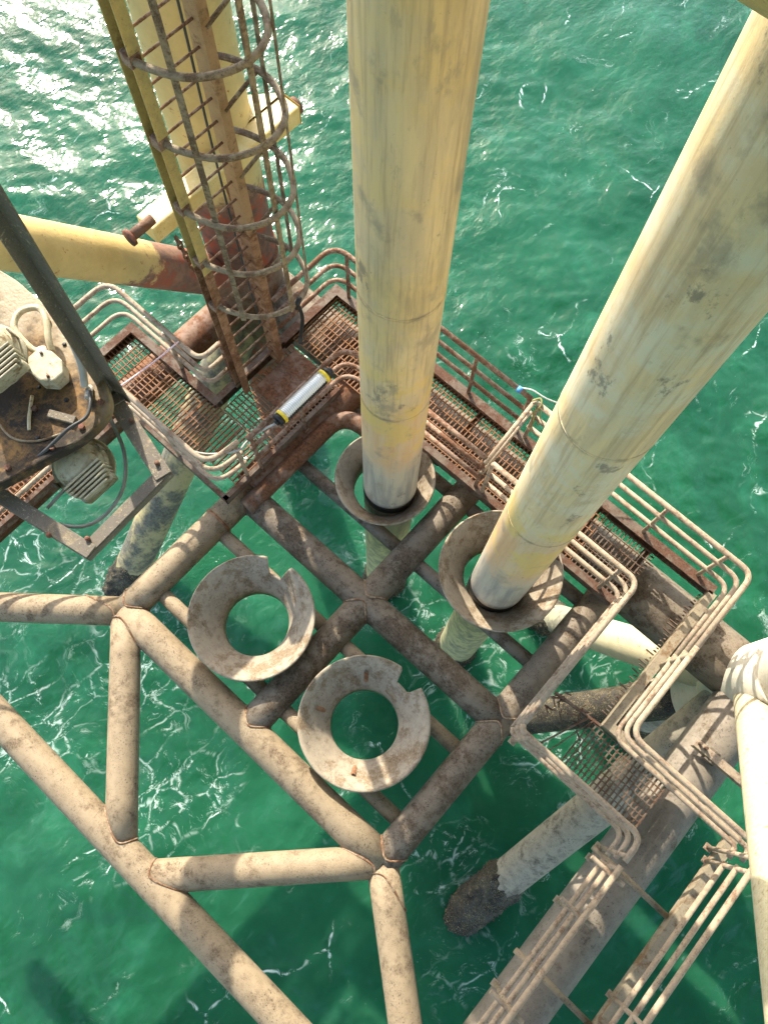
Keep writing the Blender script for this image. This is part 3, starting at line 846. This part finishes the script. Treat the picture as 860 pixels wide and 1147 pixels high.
for i in range(33):
    z = DZ + .25 + i * .247
    if rung_mesh is None:
        v, f = sweep([(XL, 2.50, z), (XL, 3.06, z)], .0125, 10)
        o = mesh_obj('rung', v, f, M['rail_rust'], ld); rung_mesh = o; z00 = z
    else:
        o = rung_mesh.copy(); col.objects.link(o); o.parent = ld; o.location = (0, 0, z - z00)
# hoops
hz = [2.38, 3.18, 3.98, 4.78, 5.58, 6.38, 7.18]
plan = [(XL + .02, 2.44), (-4.40, 2.47), (-4.12, 2.60), (-3.95, 2.82), (-3.90, 3.05), (-3.98, 3.28), (-4.2, 3.44), (-4.45, 3.50), (-4.75, 3.44), (-4.98, 3.32)]
hoop_obj = None
for z in hz:
    if hoop_obj is None:
        pts = catmull([(x, y, z) for x, y in plan], 6)
        v, f = sweep(pts, .030, 12)
        for i_, q in enumerate(v): pass
        hoop_obj = mesh_obj('cage_hoop', v, f, M['cage'], ld); z00 = z
        o = hoop_obj
    else:
        o = hoop_obj.copy(); col.objects.link(o); o.parent = ld; o.location = (0, 0, z - z00)
    o.rotation_euler = (random.uniform(-.01, .01), random.uniform(-.01, .01), random.uniform(-.09, .09))
    MB().tube([(XL + .08, 3.10, z - .15), (-4.50, 3.49, z)], .02, 8).build('cage_bracket', M['cage'], ld)
    MB().box((XL - .02, 2.39, z - .05), (XL + .09, 2.49, z + .05)).build('hoop_lug', M['rail_rust'], ld)
for (x, y) in ((-4.22, 2.53), (-3.91, 2.98), (-4.02, 3.34), (-4.42, 3.50)):
    r = .028 if x > -4.1 else .022
    b = MB(); b.bar((x, y, 2.34), (x, y, 8.6), .055, .014, (x + 4.5, y - 2.95, 0))
    b.build('cage_bar', M['cage'], ld)
# stay bars between ladder foot and leg
for z in (0.9, 1.7, 2.6):
    MB().tube([(XL - .05, 3.12, z - .1), (-5.6, 3.6, z + .2)], .025, 8).build('stay_bar', M['ladder_rust'], ld)
strap = thing('hanging_strap', (-3.93, 3.02, 2.3), 'black strap hanging from the lowest cage hoop', 'strap')
mesh_obj('strap_loop', *sweep(catmull([(-3.92, 3.06, 2.40), (-3.88, 3.07, 2.22), (-3.90, 3.08, 2.0), (-3.93, 3.05, 1.72), (-3.90, 3.0, 1.62)], 6), .022, 8), M['black'], strap)
mesh_obj('strap_knot', *sweep([(-3.91, 3.03, 2.34), (-3.91, 3.10, 2.46)], [.035, .03], 8), M['black'], strap)
dc = mesh_obj('hanging_cable', *sweep(catmull([(-5.02, 3.30, 9.0), (-5.03, 3.26, 6.5), (-5.0, 3.22, 5.0), (-5.04, 3.22, 3.6), (-5.0, 3.2, 2.0), (-4.95, 3.2, .5)], 8), .013, 8), M['cable_dark'], None, loc=(-5, 3.2, .3))
tag(dc, 'thin dark cable running down behind the ladder', 'cable')

# ------------------------------------------------------------------ cross beam behind the ladder
cb = thing('cross_beam', (-5.5, 3.4, 3.0), 'yellow box beam with tapered end bolted across the left leg behind the ladder', 'beam')
b = MB(); b.box((-5.56, 2.42, 2.80), (-5.30, 4.62, 3.04)); bevelled(b.build('box_beam', M['yellow'], cb), .02)
cap = mesh_obj('end_plate', [(-5.30, 4.625, 2.78), (-5.30, 4.625, 3.06), (-5.56, 4.625, 3.06), (-5.56, 4.625, 2.78), (-5.98, 4.15, 3.06), (-5.98, 4.15, 2.80), (-5.56, 4.0, 3.05), (-5.56, 4.0, 2.79)],
    [(3, 2, 4, 5), (2, 6, 4), (3, 5, 7), (4, 6, 7, 5), (0, 1, 2, 3)], M['yellow'], cb, False)
MB().tube([(-5.43, 4.63, 2.92), (-5.43, 4.70, 2.92)], .10, 16).build('end_stud', M['rust_red'], cb, True)
st = thing('pipe_stub', (-5.2, 2.3, 3.3), 'short rusty pipe stub with flange poking out left of the ladder', 'pipe stub')
mesh_obj('stub', *sweep([(-5.16, 2.40, 3.35), (-5.16, 2.12, 3.35)], .055, 20), M['frame_rust'], st)
mesh_obj('flange', *sweep([(-5.16, 2.12, 3.35), (-5.16, 2.08, 3.35)], .09, 20), M['rust_red'], st)
ch = MB()
for i in range(7):
    a = V((-5.25, 2.62 + i * .012, 2.72 - i * .10)); 
    ring = [a + V((.0 if i % 2 else .028 * math.cos(q), .028 * math.cos(q) if i % 2 else 0, .065 * math.sin(q))) for q in np.linspace(0, 2 * math.pi, 13)]
    ch.tube(ring, .013, 6)
tag(ch.build('hanging_chain', M['frame_rust'], None, True, loc=(-5.25, 2.65, 2.4)), 'short rusty chain hanging under the yellow box beam', 'chain')

# ------------------------------------------------------------------ tube light on the rail
tl = thing('tube_light', (-3.50, 2.56, 1.42), 'tube light with yellow and black ends strapped to the rail beside the ladder landing', 'light')
ya, yb, xl, zl = 2.16, 2.99, -3.47, 1.44
mesh_obj('tube', *sweep(divide((xl, ya + .06, zl), (xl, yb - .06, zl), .05), .072, 24), M['glasstube'], tl)
MB().box((xl - .090, ya + .02, zl - .07), (xl - .055, yb - .02, zl + .02)).build('backing_tray', M['conduit'], tl)
cl = MB()
for i in range(22):
    y = ya + .1 + i * (yb - ya - .2) / 21
    cl.box((xl + .06, y - .008, zl - .04), (xl + .086, y + .008, zl + .015))
cl.build('cooling_rib', M['black'], tl, kind='stuff')
for y, s in ((ya, 1), (yb, -1)):
    mesh_obj('end_cap', *sweep([(xl, y - s * .02, zl), (xl, y + s * .035, zl)], .080, 20), M['black'], tl)
    mesh_obj('end_ring', *sweep([(xl, y + s * .035, zl), (xl, y + s * .075, zl)], .088, 20), M['lampyellow'], tl)
    mesh_obj('strap', *sweep([(xl, y - s * .06, zl - .01), (xl, y - s * .02, zl)], .045, 16), M['black'], tl)
cb2 = mesh_obj('lamp_cable', *sweep(catmull([(xl, ya - .05, zl - .02), (xl - .1, ya - .22, zl - .12), (xl - .16, ya - .42, zl - .2), (xl - .14, ya - .62, zl - .1), (xl - .5, 1.22, zl - .1), (-4.6, 1.2, zl - .1)], 7), .014, 8), M['cable_grey'], None, loc=(xl, ya, zl))
tag(cb2, 'grey cable leading off the yellow ended tube light along the walkway rail', 'cable')

# ------------------------------------------------------------------ ropes
rp = mesh_obj('rope', *sweep(sag((-5.12, 2.10, 1.40), (-5.20, 1.18, 1.40), .03), .010, 8), M['rope_pink'], None, loc=(-5.1, 1.6, 1.4))
tag(rp, 'thin pinkish white rope stretched across the left walkway between its rails', 'rope')
rw = mesh_obj('rope', *sweep(catmull([(-1.62, 4.45, 1.38), (-1.5, 4.5, 1.40), (-1.30, 4.55, 1.36), (-1.05, 4.72, 1.25), (-0.82, 4.92, 1.22), (-0.5, 5.3, 1.35), (-0.1, 5.9, 1.7)], 8), .0095, 8), M['rope_white'], None, loc=(-1.5, 4.5, 1.4))
tag(rw, 'white line trailing from the outer rail over the water behind the right pipe', 'rope')
bt = mesh_obj('tape_wrap', *sweep([(-1.66, 4.42, 1.36), (-1.60, 4.42, 1.36)], .042, 14), M['blue'], None, loc=(-1.63, 4.42, 1.36))
tag(bt, 'small blue tape wrap on the outer rail where the white line starts', 'tape')
ro = MB()
ro.tube(catmull([(-1.42, 4.38, 1.41), (-1.36, 4.46, 1.43), (-1.30, 4.40, 1.40), (-1.34, 4.36, 1.25), (-1.30, 4.38, 1.0), (-1.28, 4.34, .8)], 6), .012, 8)
ro.tube(catmull([(-1.46, 4.40, 1.33), (-1.36, 4.50, 1.33), (-1.30, 4.42, 1.30), (-1.27, 4.45, 1.1), (-1.24, 4.40, 0.95)], 6), .010, 8)
tag(ro.build('rope', M['rope_green'], None, True, loc=(-1.36, 4.4, 1.36)), 'olive rope knotted round the top of the gate post with loose ends', 'rope')

# ------------------------------------------------------------------ hanging floodlight frame (near the viewer)
FZ = 5.10
fr = thing('lamp_hanger', (-2.9, .64, FZ), 'flaking dark steel hanger with a square angle iron frame at its foot', 'steel frame')
A_, B_, C_, D_ = V((-2.93, .65, FZ)), V((-2.25, .49, FZ)), V((-2.22, -.27, FZ)), V((-3.15, -.45, FZ))
def angle(a, b, name, w=.105, th=.010, inward=None):
    a, b = V(a), V(b)
    d = (b - a).normalized()
    inn = V(inward).normalized()
    m = MB()
    m.bar(a + inn * w / 2, b + inn * w / 2, w if False else w, th, (0, 0, 1))
    n = d.cross(V((0, 0, 1)))
    m.bar(a + V((0, 0, -w * .42)), b + V((0, 0, -w * .42)), th, w * .8, (0, 0, 1))
    return bevelled(m.build(name, M['bracket'], fr), .003)
angle(A_, B_, 'frame_bar', .11, .011, (-.2, -1, 0))
angle(B_ + V((0, 0, -.013)), C_ + V((0, 0, -.013)), 'frame_bar', .085, .011, (-1, 0, 0))
angle(C_ + V((0, 0, .004)), D_ + V((0, 0, .004)), 'frame_bar', .095, .011, (0, 1, 0))
angle(A_ + V((0, 0, .012)), D_ + V((-.05, 0, .012)), 'frame_bar', .08, .011, (1, 0, 0))
hb = MB()
hb.bar(A_ + V((.02, 0, -.08)), V((-3.02, .76, 8.6)), .105, .012, (0.3, -1, 0))
hb.bar(A_ + V((-.03, -.05, -.08)), V((-3.07, .71, 8.6)), .012, .10, (0.3, -1, 0))
bevelled(hb.build('hanger_bar', M['bracket'], fr), .003)
# mounting plate
pl = thing('mounting_plate', (-3.4, .3, 5.3), 'thick rusty cream plate with rounded edge carrying the floodlights', 'plate')
outline = catmull([(-4.6, .30, 5.3), (-4.35, .62, 5.3), (-4.02, .72, 5.3), (-3.82, .73, 5.3), (-3.6, .735, 5.3), (-3.42, .72, 5.3), (-3.15, .66, 5.3), (-2.90, .60, 5.3), (-2.76, .48, 5.3), (-2.74, .25, 5.3), (-2.80, .02, 5.3), (-2.88, -.28, 5.3), (-3.0, -.50, 5.3), (-3.4, -.7, 5.3), (-4.0, -.75, 5.3), (-4.5, -.4, 5.3)], 5)
nO = len(outline)
vv = [V((p.x, p.y, 5.30 + .006 * mnoise.noise(p * 6))) for p in outline] + [V((p.x, p.y, 5.20)) for p in outline]
ff = [tuple(range(nO))[::-1], tuple(range(nO, 2 * nO))] + [(i, (i + 1) % nO, nO + (i + 1) % nO, nO + i) for i in range(nO)]
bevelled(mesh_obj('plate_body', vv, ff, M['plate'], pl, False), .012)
for (x, y, r) in ((-3.02, .36, .016), (-3.0, .22, .02), (-3.22, .30, .014), (-3.34, .62, .014), (-3.5, .3, .018), (-2.95, .06, .015)):
    mesh_obj('bolt_hole', *sweep([(x, y, 5.301), (x, y, 5.306)], r, 16), M['black'], pl)
# welded rib lines
MB().tube(catmull([(-3.2, .23, 5.31), (-3.1, .12, 5.31), (-3.03, .06, 5.31)], 5), .012, 8).build('weld_rib', M['cream'], pl, True)
MB().tube(catmull([(-3.30, -.02, 5.305), (-3.08, -.05, 5.305), (-2.94, .04, 5.305), (-2.86, .18, 5.305)], 6), .008, 8).build('weld_rib', M['kick_tan'], pl, True)
po = MB()
po.bar((-4.05, .42, 5.30), (-3.84, .50, 8.0), .12, .12, (1, 0, 0))
tag(bevelled(po.build('square_post', M['rust_red'], None, loc=(-4.0, .45, 5.3)), .01), 'rusty brown square post rising from the cream plate at the left edge', 'post')
jb = thing('junction_box', (-3.22, .42, 5.33), 'cream octagonal junction box on the rusty plate below the bent pipe', 'junction box')
oc = [(-3.22 + .125 * math.cos(math.radians(22.5 + 45 * k)) * 1.1, .42 + .105 * math.sin(math.radians(22.5 + 45 * k))) for k in range(8)]
vv = [V((x, y, 5.31)) for x, y in oc] + [V((x, y, 5.44)) for x, y in oc]
bevelled(mesh_obj('box_body', vv, [tuple(range(8))[::-1], tuple(range(8, 16))] + [(i, (i + 1) % 8, 8 + (i + 1) % 8, 8 + i) for i in range(8)], M['lamp'], jb, False), .012)
mesh_obj('box_screw', *sweep([(-3.30, .46, 5.44), (-3.30, .46, 5.452)], .010, 10), M['kick'], jb)
mesh_obj('box_screw', *sweep([(-3.14, .38, 5.44), (-3.14, .38, 5.452)], .010, 10), M['kick'], jb)
mesh_obj('gland', *sweep([(-3.36, .48, 5.40), (-3.30, .46, 5.39)], .038, 14), M['conduit'], jb)
bp = mesh_obj('bent_pipe', *sweep(catmull([(-3.33, .47, 5.40), (-3.40, .44, 5.42), (-3.56, .46, 5.45), (-3.62, .56, 5.46), (-3.56, .66, 5.46), (-3.46, .64, 5.45), (-3.36, .56, 5.42), (-3.30, .52, 5.38)], 7), .022, 12), M['cream'], None, loc=(-3.5, .55, 5.4))
tag(bp, 'cream pipe bent in a loop beside the octagonal junction box', 'pipe')

def floodlight(c, axis_, lab):
    """round lens ring, domed body, ribbed gear housing"""
    c = V(c)
    f = thing('floodlight', tuple(c), lab, 'floodlight', 'cream floodlights under the plate')
    w = V(axis_).normalized()          # lens looks along w
    u = V((1, -0.1, 0)); u = (u - w * u.dot(w)).normalized(); v = w.cross(u)
    def lathe(name, prof, mat, seg=40):
        vs, fs = [], []
        for (r, h) in prof:
            for k in range(seg):
                a = 2 * math.pi * k / seg
                vs.append(c + (u * math.cos(a) + v * math.sin(a)) * r + w * h)
        for i in range(len(prof) - 1):
            for k in range(seg):
                a, b = i * seg + k, i * seg + (k + 1) % seg
                fs.append((a, a + seg, b + seg, b))
        return mesh_obj(name, vs, fs, M[mat], f)
    lathe('dome', [(.001, -.20), (.05, -.20), (.10, -.185), (.145, -.14), (.165, -.07), (.17, 0)], 'lamp')
    lathe('rim', [(.17, 0), (.205, .005), (.21, .02), (.205, .045), (.16, .05), (.15, .04)], 'lamp')
    lathe('lens', [(.15, .035), (.1, .05), (.05, .06), (.001, .063)], 'lampglass')
    lathe('collar', [(.165, -.07), (.188, -.065), (.188, -.045), (.168, -.04)], 'cream')
    for k in range(6):
        off = -.085 + k * .034
        m = MB(); p = c + u * (.15) - w * .12
        m.obox(p + u * off * .8, v * (.150 - max(0, off) * .6), u * .008, w * .085)
        bevelled(m.build('rib', M['lamp'], f), .006)
    m = MB(); m.obox(c + u * .145 - w * .085, v * .13, u * .085, w * .07)
    bevelled(m.build('gear_housing', M['lamp'], f), .02)
    for s in (-1, 1):
        m = MB(); m.obox(c + v * .19 * s - w * .03, v * .006, u * .02, w * .11)
        bevelled(m.build('bracket_arm', M['bracket'], f), .003)
    return f
floodlight((-3.50, .24, 5.46), (-.25, .15, -1), 'floodlight at the left edge lying on top of the rusty plate')
floodlight((-2.76, .13, 4.98), (-.2, .2, -1), 'floodlight hanging inside the square frame over the open water')
mesh_obj('clip_rod', *sweep([(-2.70, -.02, 5.05), (-2.68, -.22, 5.05)], .012, 8), M['conduit'], fr)
for k, (x, y) in enumerate(((-2.84, .50), (-2.80, .30), (-2.83, .08), (-2.93, -.2), (-3.25, .68), (-3.02, .60), (-3.55, .66), (-3.12, .18), (-3.38, .05))):
    hx = [(x + .020 * math.cos(k + q * math.pi / 3), y + .020 * math.sin(k + q * math.pi / 3)) for q in range(6)]
    vv = [V((a, b, 5.300)) for a, b in hx] + [V((a, b, 5.322)) for a, b in hx]
    mesh_obj('hex_bolt', vv, [tuple(range(6))[::-1], tuple(range(6, 12))] + [(i, (i + 1) % 6, 6 + (i + 1) % 6, 6 + i) for i in range(6)], M['rust_red'], pl, False)
MB().bar((-3.02, .22, 5.315), (-2.86, .30, 5.315), .05, .03).build('cable_clamp', M['bracket'], pl)
for (x, y) in ((-2.35, .47), (-2.30, -.18), (-2.5, -.33), (-2.7, .56)):
    mesh_obj('bolt', *sweep([(x, y, FZ), (x, y, FZ + .03)], .016, 8), M['rust_red'], fr)
# cables of the lights
c1 = mesh_obj('lamp_cable', *sweep(catmull([(-2.93, .50, 5.34), (-2.86, .45, 5.36), (-2.80, .36, 5.36), (-2.82, .22, 5.36), (-2.85, .02, 5.30), (-2.9, -.14, 5.25), (-3.05, -.32, 5.22), (-3.4, -.6, 5.22)], 8), .012, 10), M['cable_dark'], None, loc=(-2.9, .4, 5.3))
tag(c1, 'dark cable curving over the plate edge beside the hanging floodlight', 'cable')
c2 = mesh_obj('lamp_cable', *sweep(catmull([(-2.93, .52, 5.16), (-2.78, .46, 5.06), (-2.62, .38, 5.0), (-2.46, .22, 4.98), (-2.40, .02, 4.98), (-2.44, -.15, 5.0), (-2.60, -.27, 5.03), (-2.72, -.30, 5.06)], 8), .013, 10), M['cable_grey'], None, loc=(-2.6, .2, 5))
tag(c2, 'pale grey cable looping inside the square frame around the floodlight', 'cable')
hp = catmull([(-3.155, .70, 8.4), (-3.15, .70, 7.6), (-3.13, .68, 6.9), (-3.12, .66, 6.3), (-3.07, .63, 5.8), (-3.03, .58, 5.5), (-2.97, .50, 5.36)], 34)
c3 = mesh_obj('ribbed_hose', *sweep(hp, [.026 if k % 2 else .021 for k in range(len(hp))], 12), M['conduit'], None, loc=(-3.1, .6, 5.4))
tag(c3, 'grey hose tied along the hanger bar down to the plate', 'hose')
mesh_obj('coupling', *sweep([(-2.97, .52, 5.32), (-2.90, .46, 5.34)], .024, 12), M['conduit'], jb)

# ------------------------------------------------------------------ beam of the deck overhead, top right
ob = mesh_obj('deck_beam', *sweep([(-1.6, 2.075, 8.7), (3.0, 2.075, 8.7)], .21, 40), M['ladder_yellow'], None, loc=(0, 2.02, 8.7))
tag(ob, 'yellow brown deck beam just showing in the top right corner', 'beam')

# ------------------------------------------------------------------ the deck overhead, above the viewer
dk = thing('overhead_deck', (3.0, -1.0, 12.5), 'plated steel platform deck high overhead, carried on girders', 'deck')
MB().box((-4.2, -14, 12.5), (20, 17, 12.6)).build('deck_plate', M['cream'], dk)
for i in range(10):
    x = -3.9 + i * 2.45
    g = MB().box((x - .01, -14, 11.9), (x + .01, 17, 12.498)); g.box((x - .15, -14, 11.875), (x + .15, 17, 11.898))
    g.build('girder', M['yellow'], dk)
for i in range(10):
    y = -13 + i * 3.2
    MB().box((-4.1, y - .06, 12.2), (19.9, y + .06, 12.497)).build('joist', M['yellow'], dk)
